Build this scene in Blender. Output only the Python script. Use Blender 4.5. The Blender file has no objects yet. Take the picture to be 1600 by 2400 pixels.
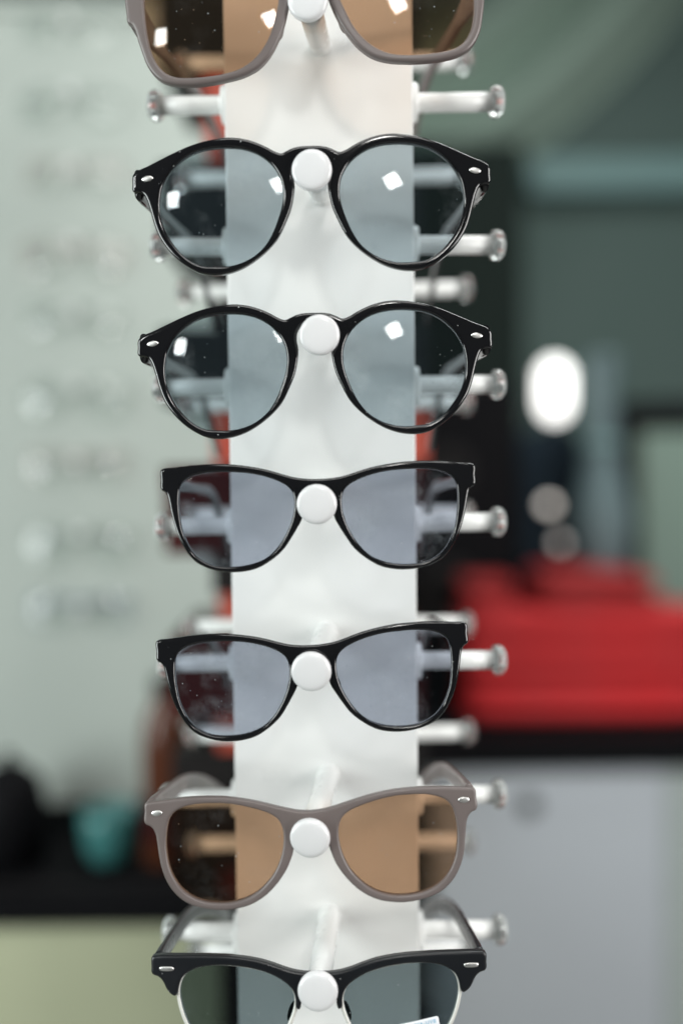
import bpy, math, random
import numpy as np
from mathutils import Vector, Matrix

random.seed(7)
RAD = math.radians
scene = bpy.context.scene
COL = scene.collection

# ------------------------------------------------------------------ camera
F = 2200.0                       # focal length in photograph pixels (1600 x 2400)
CAM = Vector((0.0, -0.439, 1.35))
PITCH, ROLL = RAD(-2.3), RAD(0.6)
fw = Vector((0, math.cos(PITCH), math.sin(PITCH)))
r0 = Vector((1, 0, 0)); u0 = r0.cross(fw)
cr = r0 * math.cos(ROLL) - u0 * math.sin(ROLL)
cu = u0 * math.cos(ROLL) + r0 * math.sin(ROLL)
cam_d = bpy.data.cameras.new('camera'); cam = bpy.data.objects.new('camera', cam_d); COL.objects.link(cam)
m = Matrix((cr, cu, -fw)).transposed().to_4x4(); m.translation = CAM
cam.matrix_world = m
cam_d.sensor_fit = 'VERTICAL'; cam_d.sensor_height = 36; cam_d.sensor_width = 24
cam_d.lens = F / 2400 * 36
cam_d.clip_start = 0.02; cam_d.clip_end = 60
cam_d.dof.use_dof = True; cam_d.dof.focus_distance = 0.397; cam_d.dof.aperture_fstop = cam_d.lens / 20.5
scene.camera = cam

def at(px, py, d):
    """point of the place that the photograph shows at pixel (px, py), d metres deep"""
    return CAM + fw * d + cr * ((px - 800) * d / F) + cu * ((1200 - py) * d / F)

# ------------------------------------------------------------------ light
world = bpy.data.worlds.new('World'); scene.world = world; world.use_nodes = True
bg = world.node_tree.nodes['Background']; bg.inputs[0].default_value = (0.80, 0.92, 0.92, 1); bg.inputs[1].default_value = 0.06

def area(name, az, el, dist, sx, sy, L, col, spin=0.0, target=Vector((0, -0.05, 1.40))):
    d = Vector((math.sin(RAD(az)) * math.cos(RAD(el)), -math.cos(RAD(az)) * math.cos(RAD(el)), math.sin(RAD(el))))
    ld = bpy.data.lights.new(name, 'AREA'); ld.shape = 'RECTANGLE'; ld.size = sx; ld.size_y = sy
    ld.energy = L * math.pi * sx * sy; ld.color = col
    o = bpy.data.objects.new(name, ld); COL.objects.link(o)
    o.matrix_world = Matrix.Translation(target + d * dist) @ d.to_track_quat('Z', 'Y').to_matrix().to_4x4() @ Matrix.Rotation(RAD(spin), 4, 'Z')
    return o
area('square_lamp', 9, 26, 2.2, 0.21, 0.21, 46, (1.0, 0.985, 0.95), spin=27)
area('far_window', -37, 19.5, 3.0, 0.20, 0.30, 40, (0.96, 1.0, 0.98), spin=4)
area('left_window', -68, 4, 1.6, 0.8, 1.2, 9.9, (0.93, 1.0, 0.98))
area('right_window', 68, 6, 1.6, 0.8, 1.2, 9.9, (1.0, 0.985, 0.96))
area('overhead_fill', 4, 57, 1.9, 1.3, 0.9, 4.5, (1.0, 1.0, 0.97))  # added fill light that evens out the shading on the column
rear = area('rear_fill', 0, 0, 0, 1.4, 0.5, 13, (0.97, 1.0, 0.98), target=Vector((0.7, 0.85, 2.95)))  # added unseen light that lifts the dim background
rear.rotation_euler = (0, 0, 0)

scene.view_settings.view_transform = 'Standard'; scene.view_settings.look = 'None'
scene.view_settings.exposure = 0.0; scene.view_settings.gamma = 1.0
scene.cycles.use_denoising = True
try: scene.cycles.denoiser = 'OPENIMAGEDENOISE'
except Exception: pass
scene.cycles.max_bounces = 12; scene.cycles.transparent_max_bounces = 32
scene.cycles.sample_clamp_indirect = 8.0
scene.cycles.caustics_reflective = False; scene.cycles.caustics_refractive = False

# ------------------------------------------------------------------ materials
def srgb(r, g, b):
    f = lambda c: (c / 255 / 12.92) if c / 255 <= 0.04045 else ((c / 255 + 0.055) / 1.055) ** 2.4
    return (f(r), f(g), f(b), 1)

def pmat(name, col, rough=0.5, metal=0.0, var=0.06, scale=40.0, bump=0.0, bscale=400.0, coat=0.0, trans=0.0, dust=0.0, ior=1.5, dscale=900.0, spec=0.5):
    """principled material with a little procedural variation; dust = share of the surface with pale specks"""
    mt = bpy.data.materials.new(name); mt.use_nodes = True
    nt = mt.node_tree; N = nt.nodes; Lk = nt.links
    p = N['Principled BSDF']
    tc = N.new('ShaderNodeTexCoord')
    no = N.new('ShaderNodeTexNoise'); no.inputs['Scale'].default_value = scale; no.inputs['Detail'].default_value = 4
    Lk.new(tc.outputs['Object'], no.inputs['Vector'])
    mx = N.new('ShaderNodeMix'); mx.data_type = 'RGBA'
    mx.inputs[6].default_value = tuple(c * (1 - var) for c in col[:3]) + (1,)
    mx.inputs[7].default_value = tuple(min(1, c * (1 + var)) for c in col[:3]) + (1,)
    Lk.new(no.outputs['Fac'], mx.inputs[0])
    out = mx.outputs[2]
    rr = N.new('ShaderNodeMapRange'); rr.inputs[1].default_value = 0.3; rr.inputs[2].default_value = 0.7
    rr.inputs[3].default_value = rough * 0.85; rr.inputs[4].default_value = min(1, rough * 1.15)
    Lk.new(no.outputs['Fac'], rr.inputs[0]); rout = rr.outputs[0]
    if dust > 0:
        fac = specks(nt, tc, dscale, dust)
        m2 = N.new('ShaderNodeMix'); m2.data_type = 'RGBA'; m2.inputs[7].default_value = (0.5, 0.52, 0.52, 1)
        Lk.new(out, m2.inputs[6]); Lk.new(fac, m2.inputs[0]); out = m2.outputs[2]
        m3 = N.new('ShaderNodeMix'); m3.inputs[3].default_value = 0.9
        Lk.new(rout, m3.inputs[2]); Lk.new(fac, m3.inputs[0]); rout = m3.outputs[0]
    Lk.new(out, p.inputs['Base Color']); Lk.new(rout, p.inputs['Roughness'])
    p.inputs['Metallic'].default_value = metal; p.inputs['Specular IOR Level'].default_value = spec; p.inputs['IOR'].default_value = ior
    p.inputs['Coat Weight'].default_value = coat; p.inputs['Coat Roughness'].default_value = 0.08
    p.inputs['Transmission Weight'].default_value = trans
    if bump > 0:
        n2 = N.new('ShaderNodeTexNoise'); n2.inputs['Scale'].default_value = bscale; n2.inputs['Detail'].default_value = 3
        Lk.new(tc.outputs['Object'], n2.inputs['Vector'])
        b = N.new('ShaderNodeBump'); b.inputs['Strength'].default_value = bump; b.inputs['Distance'].default_value = 0.001
        Lk.new(n2.outputs['Fac'], b.inputs['Height']); Lk.new(b.outputs['Normal'], p.inputs['Normal'])
    return mt

def specks(nt, tc, scale, amount):
    """0..1 mask of scattered dust specks of uneven size"""
    N = nt.nodes; Lk = nt.links
    vo = N.new('ShaderNodeTexVoronoi'); vo.inputs['Scale'].default_value = scale
    oi = N.new('ShaderNodeObjectInfo'); va = N.new('ShaderNodeVectorMath'); va.operation = 'ADD'
    Lk.new(tc.outputs['Object'], va.inputs[0]); Lk.new(oi.outputs['Random'], va.inputs[1])
    Lk.new(va.outputs[0], vo.inputs['Vector'])
    sep = N.new('ShaderNodeSeparateColor'); Lk.new(vo.outputs['Color'], sep.inputs[0])
    keep = N.new('ShaderNodeMath'); keep.operation = 'LESS_THAN'; keep.inputs[1].default_value = amount
    Lk.new(sep.outputs[0], keep.inputs[0])
    rad = N.new('ShaderNodeMath'); rad.operation = 'MULTIPLY'; rad.inputs[1].default_value = 0.22
    Lk.new(sep.outputs[1], rad.inputs[0])
    rad2 = N.new('ShaderNodeMath'); rad2.operation = 'ADD'; rad2.inputs[1].default_value = 0.07; Lk.new(rad.outputs[0], rad2.inputs[0])
    near = N.new('ShaderNodeMath'); near.operation = 'LESS_THAN'; Lk.new(vo.outputs['Distance'], near.inputs[0]); Lk.new(rad2.outputs[0], near.inputs[1])
    mul = N.new('ShaderNodeMath'); mul.operation = 'MULTIPLY'; Lk.new(keep.outputs[0], mul.inputs[0]); Lk.new(near.outputs[0], mul.inputs[1])
    return mul.outputs[0]

def lens_mat(name, tint, dust=0.01, smudge=0.10, seed=0.0):
    """tinted plastic lens: clear tinted body, mirror sheen by Fresnel, specks of dust and a finger smudge"""
    mt = bpy.data.materials.new(name); mt.use_nodes = True
    nt = mt.node_tree; N = nt.nodes; Lk = nt.links
    for n in list(N):
        if n.type != 'OUTPUT_MATERIAL': N.remove(n)
    out = [n for n in N if n.type == 'OUTPUT_MATERIAL'][0]
    tr = N.new('ShaderNodeBsdfTransparent'); tr.inputs[0].default_value = tuple(math.sqrt(c) for c in tint) + (1,)
    gl = N.new('ShaderNodeBsdfGlossy'); gl.inputs['Roughness'].default_value = 0.0
    fr = N.new('ShaderNodeFresnel')
    ge = N.new('ShaderNodeNewGeometry'); io = N.new('ShaderNodeMapRange')      # same thin-film reflection on the way in and out
    io.inputs[3].default_value = 1.5; io.inputs[4].default_value = 1 / 1.5
    Lk.new(ge.outputs['Backfacing'], io.inputs[0]); Lk.new(io.outputs[0], fr.inputs[0])
    mx = N.new('ShaderNodeMixShader'); Lk.new(fr.outputs[0], mx.inputs[0]); Lk.new(tr.outputs[0], mx.inputs[1]); Lk.new(gl.outputs[0], mx.inputs[2])
    tc = N.new('ShaderNodeTexCoord')
    sp = specks(nt, tc, 1000, dust * 2.2)
    oi = N.new('ShaderNodeObjectInfo'); mp = N.new('ShaderNodeVectorMath'); mp.operation = 'ADD'
    Lk.new(tc.outputs['Object'], mp.inputs[0]); Lk.new(oi.outputs['Random'], mp.inputs[1])
    n1 = N.new('ShaderNodeTexNoise'); n1.inputs['Scale'].default_value = 60; n1.inputs['Detail'].default_value = 2; Lk.new(mp.outputs[0], n1.inputs['Vector'])
    n2 = N.new('ShaderNodeTexNoise'); n2.inputs['Scale'].default_value = 260; n2.inputs['Detail'].default_value = 6; n2.inputs['Roughness'].default_value = 0.7; Lk.new(mp.outputs[0], n2.inputs['Vector'])
    r1 = N.new('ShaderNodeMapRange'); r1.inputs[1].default_value = 0.5; r1.inputs[2].default_value = 0.72; Lk.new(n1.outputs['Fac'], r1.inputs[0])
    r2 = N.new('ShaderNodeMapRange'); r2.inputs[1].default_value = 0.35; r2.inputs[2].default_value = 0.75; r2.inputs[4].default_value = smudge; Lk.new(n2.outputs['Fac'], r2.inputs[0])
    mu = N.new('ShaderNodeMath'); mu.operation = 'MULTIPLY'; Lk.new(r1.outputs[0], mu.inputs[0]); Lk.new(r2.outputs[0], mu.inputs[1])
    sp2 = N.new('ShaderNodeMath'); sp2.operation = 'MULTIPLY'; sp2.inputs[1].default_value = 0.45; Lk.new(sp, sp2.inputs[0])
    ad = N.new('ShaderNodeMath'); ad.operation = 'MAXIMUM'; Lk.new(mu.outputs[0], ad.inputs[0]); Lk.new(sp2.outputs[0], ad.inputs[1])
    df = N.new('ShaderNodeBsdfDiffuse'); df.inputs[0].default_value = (0.55, 0.6, 0.62, 1)
    m2 = N.new('ShaderNodeMixShader'); Lk.new(ad.outputs[0], m2.inputs[0]); Lk.new(mx.outputs[0], m2.inputs[1]); Lk.new(df.outputs[0], m2.inputs[2])
    Lk.new(m2.outputs[0], out.inputs[0])
    return mt

def clear_mat(name, tint=(0.9, 0.94, 0.93), milk=0.15):
    """clear acrylic: see-through with strong edge reflections and a little milkiness"""
    mt = bpy.data.materials.new(name); mt.use_nodes = True
    nt = mt.node_tree; p = nt.nodes['Principled BSDF']
    p.inputs['Base Color'].default_value = tint + (1,)
    p.inputs['Transmission Weight'].default_value = 1 - milk
    p.inputs['Roughness'].default_value = 0.03; p.inputs['IOR'].default_value = 1.49
    return mt

def veil_mat(name, col, body=0.4):
    """half-clear coloured plastic of spectacle frames"""
    mt = pmat(name, col, 0.3, var=0.1, scale=60); nt = mt.node_tree; N = nt.nodes
    out = [n for n in N if n.type == 'OUTPUT_MATERIAL'][0]
    t_ = N.new('ShaderNodeBsdfTransparent'); m_ = N.new('ShaderNodeMixShader'); m_.inputs[0].default_value = body
    nt.links.new(t_.outputs[0], m_.inputs[1]); nt.links.new(N['Principled BSDF'].outputs[0], m_.inputs[2]); nt.links.new(m_.outputs[0], out.inputs[0])
    return mt

def emit_mat(name, col, s):
    mt = bpy.data.materials.new(name); mt.use_nodes = True
    p = mt.node_tree.nodes['Principled BSDF']
    p.inputs['Emission Color'].default_value = col; p.inputs['Emission Strength'].default_value = s
    return mt

M = dict(
    panel=pmat('white_lacquer', (0.84, 0.85, 0.84, 1), 0.32, var=0.015, scale=14, coat=0.15, bump=0.02, bscale=300),
    peg=pmat('white_plastic', (0.80, 0.81, 0.80, 1), 0.28, var=0.02, scale=90),
    disc=pmat('white_button_plastic', (0.72, 0.72, 0.73, 1), 0.2, var=0.03, scale=120, coat=0.25),
    clear=clear_mat('clear_acrylic', milk=0.2),
    black=pmat('gloss_black_acetate', (0.006, 0.006, 0.007, 1), 0.07, var=0.2, coat=0.3, dust=0.012, dscale=1100),
    satin=pmat('satin_black_acetate', (0.008, 0.009, 0.011, 1), 0.30, var=0.2, dust=0.004, dscale=1100),
    taupe=pmat('satin_taupe_plastic', srgb(104, 95, 93), 0.36, var=0.06, scale=70, dust=0.002, dscale=1100),
    taupe2=pmat('clear_taupe_plastic', srgb(128, 116, 113), 0.30, var=0.05, scale=70),
    steel=pmat('polished_steel', (0.82, 0.81, 0.79, 1), 0.38, metal=1.0, var=0.08, scale=300),
    rim=pmat('pearl_rim_plastic', (0.62, 0.62, 0.58, 1), 0.2, var=0.05, scale=200, coat=0.3),
    pad=clear_mat('clear_silicone', (0.85, 0.86, 0.84), milk=0.3),
    sticker=pmat('sticker_paper', (0.80, 0.82, 0.86, 1), 0.5, var=0.03, scale=200),
    ink=pmat('pale_blue_ink', srgb(120, 178, 208), 0.5, var=0.05),
    blue_lens=lens_mat('grey_blue_lens', (0.46, 0.535, 0.575), 0.010, 0.08, 0.3),
    blue_lens_b=lens_mat('grey_blue_lens_smeared', (0.46, 0.535, 0.575), 0.014, 0.38, 1.9),
    violet_lens=lens_mat('grey_violet_lens', (0.44, 0.475, 0.555), 0.010, 0.16, 3.1),
    brown_lens=lens_mat('brown_lens', (0.52, 0.33, 0.21), 0.014, 0.03, 0.9),
    grey_lens=lens_mat('grey_green_lens', (0.21, 0.26, 0.275), 0.006, 0.03, 2.2),
)

# ------------------------------------------------------------------ mesh helpers
def link(name, me, mat=None, parent=None, loc=None):
    o = bpy.data.objects.new(name, me); COL.objects.link(o)
    if mat is not None and me is not None and len(me.materials) == 0: me.materials.append(mat)
    if parent is not None: o.parent = parent
    if loc is not None: o.location = loc
    return o

def mesh(name, v, f, smooth=True):
    me = bpy.data.meshes.new(name); me.from_pydata([tuple(map(float, p)) for p in v], [], f)
    me.update()
    if smooth: me.polygons.foreach_set('use_smooth', [True] * len(me.polygons))
    return me

def tag(o, label, cat, group=None):
    o['label'] = label; o['category'] = cat
    if group: o['group'] = group
    return o

def thing(name, label, cat, loc=(0, 0, 0), rot=(0, 0, 0), group=None):
    o = bpy.data.objects.new(name, None); o.empty_display_size = 0.01; COL.objects.link(o)
    o.location = loc; o.rotation_euler = rot
    return tag(o, label, cat, group)

def structure(o):
    o['kind'] = 'structure'; return o

def catmull(P, n=4):
    P = np.asarray(P, float); k = len(P); out = []
    for i in range(k):
        a, b, c, d = P[i - 1], P[i], P[(i + 1) % k], P[(i + 2) % k]
        # centripetal-ish: tangents limited by the shorter neighbour so corners do not overshoot
        l1 = np.linalg.norm(b - a) + 1e-9; l2 = np.linalg.norm(c - b) + 1e-9; l3 = np.linalg.norm(d - c) + 1e-9
        m1 = ((b - a) / l1 * l2 + (c - b) / l2 * l1) / (l1 + l2) * l2
        m2 = ((c - b) / l2 * l3 + (d - c) / l3 * l2) / (l2 + l3) * l2
        for j in range(n):
            t = j / n
            out.append((2 * t**3 - 3 * t**2 + 1) * b + (t**3 - 2 * t**2 + t) * m1 + (-2 * t**3 + 3 * t**2) * c + (t**3 - t**2) * m2)
    return np.array(out)

def resample(P, n):
    P = np.vstack([P, P[:1]]); L = np.r_[0, np.cumsum(np.linalg.norm(np.diff(P, axis=0), axis=1))]
    t = np.linspace(0, L[-1], n, endpoint=False)
    return np.c_[np.interp(t, L, P[:, 0]), np.interp(t, L, P[:, 1])]

def poly_sdf(P, X, Z):
    """signed distance to closed polygon P (negative inside) on the grid X, Z"""
    d = np.full(X.shape, 1e9); inside = np.zeros(X.shape, bool)
    Q = np.roll(P, -1, axis=0)
    for (ax, az), (bx, bz) in zip(P, Q):
        ex, ez = bx - ax, bz - az; L = ex * ex + ez * ez
        if L < 1e-12: continue
        t = np.clip(((X - ax) * ex + (Z - az) * ez) / L, 0, 1)
        d = np.minimum(d, (X - ax - t * ex) ** 2 + (Z - az - t * ez) ** 2)
        c = (az > Z) != (bz > Z)
        if ez != 0: inside ^= c & (X < ax + (Z - az) * ex / ez)
    d = np.sqrt(d)
    return np.where(inside, -d, d)

def surface_nets(V, org, st):
    n = np.array(V.shape) - 1
    acc = np.zeros(tuple(n) + (3,)); cnt = np.zeros(tuple(n))
    cs = [(i, j, k) for i in (0, 1) for j in (0, 1) for k in (0, 1)]
    sl = lambda c: tuple(slice(c[a], c[a] + n[a]) for a in range(3))
    for c in cs:
        for a in range(3):
            if c[a] == 0:
                e = list(c); e[a] = 1
                va, vb = V[sl(c)], V[sl(e)]
                x = (va < 0) != (vb < 0)
                t = np.where(x, va / np.where(x, va - vb, 1), 0)
                for q in range(3):
                    acc[..., q] += np.where(x, c[q] + (t if q == a else 0), 0)
                cnt += x
    act = cnt > 0
    idx = np.full(tuple(n), -1); idx[act] = np.arange(act.sum())
    ii = np.argwhere(act)
    vert = (ii + acc[act] / cnt[act][:, None]) * np.array(st) + np.array(org)
    faces = []
    for a in range(3):
        b, c = (a + 1) % 3, (a + 2) % 3
        s0 = [slice(None)] * 3; s1 = [slice(None)] * 3
        s0[a] = slice(0, -1); s1[a] = slice(1, None)
        x = (V[tuple(s0)] < 0) != (V[tuple(s1)] < 0)
        I = np.argwhere(x)
        ok = (I[:, b] > 0) & (I[:, c] > 0) & (I[:, b] < n[b]) & (I[:, c] < n[c])
        I = I[ok]
        def cell(db, dc):
            J = I.copy(); J[:, b] -= db; J[:, c] -= dc
            return idx[J[:, 0], J[:, 1], J[:, 2]]
        q = np.stack([cell(1, 1), cell(0, 1), cell(0, 0), cell(1, 0)], 1)
        neg = V[I[:, 0], I[:, 1], I[:, 2]] < 0
        q[~neg] = q[~neg][:, ::-1]
        faces += q.tolist()
    return vert, faces

RW = 511.0                         # wrap radius of the fronts, mm
def bend(x): return x * x / (2 * RW)

def plate(name, outer, holes, h, r, step=0.42, lean=None):
    """rounded plate of acetate: outline minus lens openings, thickness 2h, edge radius r (mm) -> mesh in metres"""
    lo = outer.min(0) - 1.6; hi = outer.max(0) + 1.6
    nx = int((hi[0] - lo[0]) / step) + 2; nz = int((hi[1] - lo[1]) / step) + 2
    xs = lo[0] + np.arange(nx) * step; zs = lo[1] + np.arange(nz) * step
    X, Z = np.meshgrid(xs, zs, indexing='ij')
    d2 = poly_sdf(outer, X, Z)
    for hl in holes: d2 = np.maximum(d2, -poly_sdf(hl, X, Z))
    d2 = d2 - 0.18                     # the moulded edge stands a little outside the drawn line
    ny = int(2 * (h + 0.9) / step) + 2; ys = -(h + 0.9) + np.arange(ny) * step
    q1 = (d2 + r)[:, None, :]; q2 = (np.abs(ys) - h + r)[None, :, None]
    D = np.minimum(np.maximum(q1, q2), 0) + np.sqrt(np.maximum(q1, 0) ** 2 + np.maximum(q2, 0) ** 2) - r
    v, f = surface_nets(D, (xs[0], ys[0], zs[0]), (step,) * 3)
    v[:, 1] += bend(v[:, 0])
    if lean is not None: v[:, 1] += lean(v[:, 0], v[:, 2])
    return mesh(name, v / 1000, f)

def sweep(name, pts, sizes, nseg=18, power=3.0, side=None):
    """closed tube along pts (mm) with rounded-rectangle section (width across, height) -> mesh in metres"""
    P = np.array(pts, float); n = len(P); v = []; f = []
    T = np.gradient(P, axis=0); T /= np.linalg.norm(T, axis=1)[:, None]
    S = np.array(side if side is not None else (1, 0, 0), float)
    for i in range(n):
        s = S - T[i] * S.dot(T[i]); s /= np.linalg.norm(s); u = np.cross(s, T[i])
        w, h = sizes[i]
        for k in range(nseg):
            a = 2 * math.pi * k / nseg; c, sn = math.cos(a), math.sin(a)
            v.append(P[i] + s * (w / 2 * math.copysign(abs(c) ** (2 / power), c)) + u * (h / 2 * math.copysign(abs(sn) ** (2 / power), sn)))
    for i in range(n - 1):
        for k in range(nseg):
            a = i * nseg + k; b = i * nseg + (k + 1) % nseg
            f.append((a, b, b + nseg, a + nseg))
    f.append(tuple(range(nseg))[::-1]); f.append(tuple((n - 1) * nseg + k for k in range(nseg)))
    return mesh(name, np.array(v) / 1000, f)

def lathe(name, prof, n=40, axis='Y', smooth=True):
    """prof: list of (distance along axis, radius) in metres"""
    v = []; f = []; m_ = len(prof)
    for d, r in prof:
        for k in range(n):
            a = 2 * math.pi * k / n
            c, s = r * math.cos(a), r * math.sin(a)
            v.append({'Y': (c, d, s), 'X': (d, c, s), 'Z': (c, s, d)}[axis])
    for i in range(m_ - 1):
        for k in range(n):
            a = i * n + k; b = i * n + (k + 1) % n
            f.append((a, b, b + n, a + n))
    f.append(tuple(range(n))); f.append(tuple((m_ - 1) * n + k for k in range(n)))
    me = mesh(name, v, f, smooth)
    import bmesh
    bm = bmesh.new(); bm.from_mesh(me); bmesh.ops.recalc_face_normals(bm, faces=bm.faces); bm.to_mesh(me); bm.free()
    me.polygons.foreach_set('use_smooth', [smooth] * len(me.polygons))
    return me

def box(name, lo, hi, bev=0.0015, seg=3):
    import bmesh
    bm = bmesh.new(); bmesh.ops.create_cube(bm, size=1)
    c = [(a + b) / 2 for a, b in zip(lo, hi)]; s = [b - a for a, b in zip(lo, hi)]
    for v in bm.verts: v.co = Vector((c[0] + v.co.x * s[0], c[1] + v.co.y * s[1], c[2] + v.co.z * s[2]))
    if bev > 0: bmesh.ops.bevel(bm, geom=list(bm.edges), offset=bev, segments=seg, profile=0.5, affect='EDGES')
    me = bpy.data.meshes.new(name); bm.to_mesh(me); bm.free()
    return me

# ------------------------------------------------------------------ the display stand
CX = -0.0085                       # centre of the column
HALF = 0.0433                      # half its width
DEPTH = 0.145
stand = thing('display_stand', 'tall white square eyewear display column studded with pegs', 'display stand', (CX, DEPTH / 2, 0))
def on_stand(name, me, mat, par=stand, loc=(0, 0, 0), rot=(0, 0, 0)):
    o = link(name, me, mat, par); o.location = loc; o.rotation_euler = rot; return o
TOP = 1.80
t = 0.003
hd = DEPTH / 2
on_stand('front_panel', box('front_panel', (-HALF, -hd, 0.04), (HALF, -hd + t, TOP), 0.0008), M['panel'])
on_stand('back_panel', box('back_panel', (-HALF, hd - t, 0.04), (HALF, hd, TOP), 0.0008), M['panel'])
for s in (-1, 1):
    x0, x1 = sorted((s * (HALF - 0.0005), s * (HALF - 0.0035)))
    on_stand('side_panel', box('side_panel', (x0, -hd + t + 0.0003, 0.04), (x1, hd - t - 0.0003, TOP - 0.0005), 0.0005), M['panel'])
on_stand('top_cap', box('top_cap', (-HALF - 0.002, -hd - 0.002, TOP + 0.0003), (HALF + 0.002, hd + 0.002, TOP + 0.012), 0.002), M['panel'])
on_stand('base_plate', lathe('base_plate', [(0, 0.20), (0.008, 0.205), (0.03, 0.2), (0.0395, 0.17)], 64, 'Z'), M['panel'])

# pegs: shaft (part) > cap, flange (sub-parts), pointing along local -Y
SHAFT_R = 0.0050
def shaft_mesh(length, r=SHAFT_R):
    return lathe('peg', [(0.002, r), (0, r), (-length * .5, r * 1.01), (-length, r * 1.03)], 32)
side_shaft = shaft_mesh(0.0405, 0.0043); side_shaft_short = shaft_mesh(0.0345, 0.0043); front_shaft = shaft_mesh(0.0535)
flange_me = lathe('flange', [(0.0005, 0.0086), (-0.0008, 0.0090), (-0.0028, 0.0090), (-0.0036, 0.0084), (-0.0040, 0.0055)], 36)
front_cap = lathe('cap', [(0.0006, 0.0048), (0.0005, 0.0072), (0.0, 0.0080), (-0.0008, 0.00828), (-0.0022, 0.0082), (-0.0030, 0.00785), (-0.0034, 0.0072),
                          (-0.00365, 0.0060), (-0.0038, 0.0040), (-0.0039, 0.0020), (-0.00392, 0.0002)], 56)
side_cap = lathe('cap', [(0.0018, 0.0044), (0.0016, 0.0064), (0.0006, 0.0071), (-0.0010, 0.0072), (-0.0026, 0.0067), (-0.0040, 0.0050), (-0.0047, 0.0028), (-0.0049, 0.0002)], 36)

DISCS = [(719, -6), (729, 395), (748, 784), (741, 1184), (727, 1579), (724, 1972), (743, 2332)]
dw = [at(px, py, 0.381) for px, py in DISCS]
rows = np.polyfit(range(7), [p.z for p in dw], 1)
for i, p in enumerate(dw):
    zb = np.polyval(rows, i) + 0.0047
    base = Vector((CX + 0.001, 0.0, zb))
    tip = p
    d = tip - base; L = d.length
    q = d.to_track_quat('-Y', 'Z')
    sh = link('peg', shaft_mesh(L - 0.0045), M['peg'], stand)
    sh.rotation_mode = 'QUATERNION'; sh.rotation_quaternion = q; sh.location = base - stand.location
    cp = link('cap', front_cap, M['disc'], sh, (0, -(L - 0.0045), 0))

z_row0 = at(1075, 255, 0.455).z
for k in range(-1, 8):
    z = z_row0 - k * 0.0669
    for yy in (0.016, 0.127):
        for s in (-1, 1):
            short = s < 0 and yy < 0.05
            sh = link('peg', side_shaft_short if short else side_shaft, M['peg'], stand)
            sh.location = (s * (HALF - 0.0005), yy - DEPTH / 2, z)
            sh.rotation_euler = (RAD(random.uniform(-1, 1)), RAD(random.uniform(-1.2, 1.2)), s * math.pi / 2 + RAD(random.uniform(-.8, .8)))
            link('flange', flange_me, M['peg'], sh)
            link('cap', side_cap, M['clear'], sh, (0, -0.0345 if short else -0.0405, 0))

# ------------------------------------------------------------------ eyewear
PXMM = 2200 / 386.5                # photograph pixels per mm at the fronts

def trace(zoom_pts, org, k, centre, slope):
    """outline read off an enlargement (origin org, k times) -> millimetres in the frame's own axes"""
    s = RAD(slope); out = []
    for X, Y in zoom_pts:
        dx = org[0] + X / k - centre[0]; dy = org[1] + Y / k - centre[1]
        out.append(((dx * math.cos(s) - dy * math.sin(s)) / PXMM, (-dx * math.sin(s) - dy * math.cos(s)) / PXMM))
    return np.array(out)

def mirror_outline(half):
    """half runs bridge top -> round the left side -> bridge underside"""
    R = half[::-1] * np.array([-1, 1])
    a = half.copy(); 
    return np.vstack([a, R])

def make_lens_fn(hole):
    c = hole.mean(0)
    R = 130.0
    e = np.linalg.norm(hole - c, axis=1); yc = -np.mean(e ** 2) / (2 * R)
    b0, b1 = bend(c[0]), c[0] / RW
    def fn(x, z): return b0 + b1 * (x - c[0]) + yc + ((x - c[0]) ** 2 + (z - c[1]) ** 2) / (2 * R)
    return c, fn

def lens_mesh(hole, grow=0.7, th=1.5, na=120, nr=22):
    P = resample(hole, na); c, fn = make_lens_fn(hole)
    dirs = P - c; ln = np.linalg.norm(dirs, axis=1)[:, None]
    P = c + dirs * (1 + grow / ln)
    v = []; f = []
    for side in (0, 1):
        v.append((c[0], fn(*c) + side * th, c[1]))
        for i in range(1, nr + 1):
            for p in P:
                q = c + (p - c) * (i / nr); v.append((q[0], fn(*q) + side * th, q[1]))
    S = 1 + nr * na
    for side in (0, 1):
        o = side * S; fl = []
        for k in range(na): fl.append((o, o + 1 + k, o + 1 + (k + 1) % na))
        for i in range(nr - 1):
            for k in range(na):
                a = o + 1 + i * na + k; b = o + 1 + i * na + (k + 1) % na
                fl.append((a, a + na, b + na, b))
        f += fl if side == 0 else [t_[::-1] for t_ in fl]
    for k in range(na):
        a = 1 + (nr - 1) * na + k; b = 1 + (nr - 1) * na + (k + 1) % na
        f.append((a, a + S, b + S, b))
    me = mesh('lens', np.array(v) / 1000, f)
    # signs: make the faces look outwards
    import bmesh
    bm = bmesh.new(); bm.from_mesh(me); bmesh.ops.recalc_face_normals(bm, faces=bm.faces)
    for e_ in bm.edges:
        if len(e_.link_faces) == 2 and e_.calc_face_angle(0) > 0.6: e_.smooth = False
    bm.to_mesh(me); bm.free()
    me.polygons.foreach_set('use_smooth', [True] * len(me.polygons))
    return me

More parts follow.
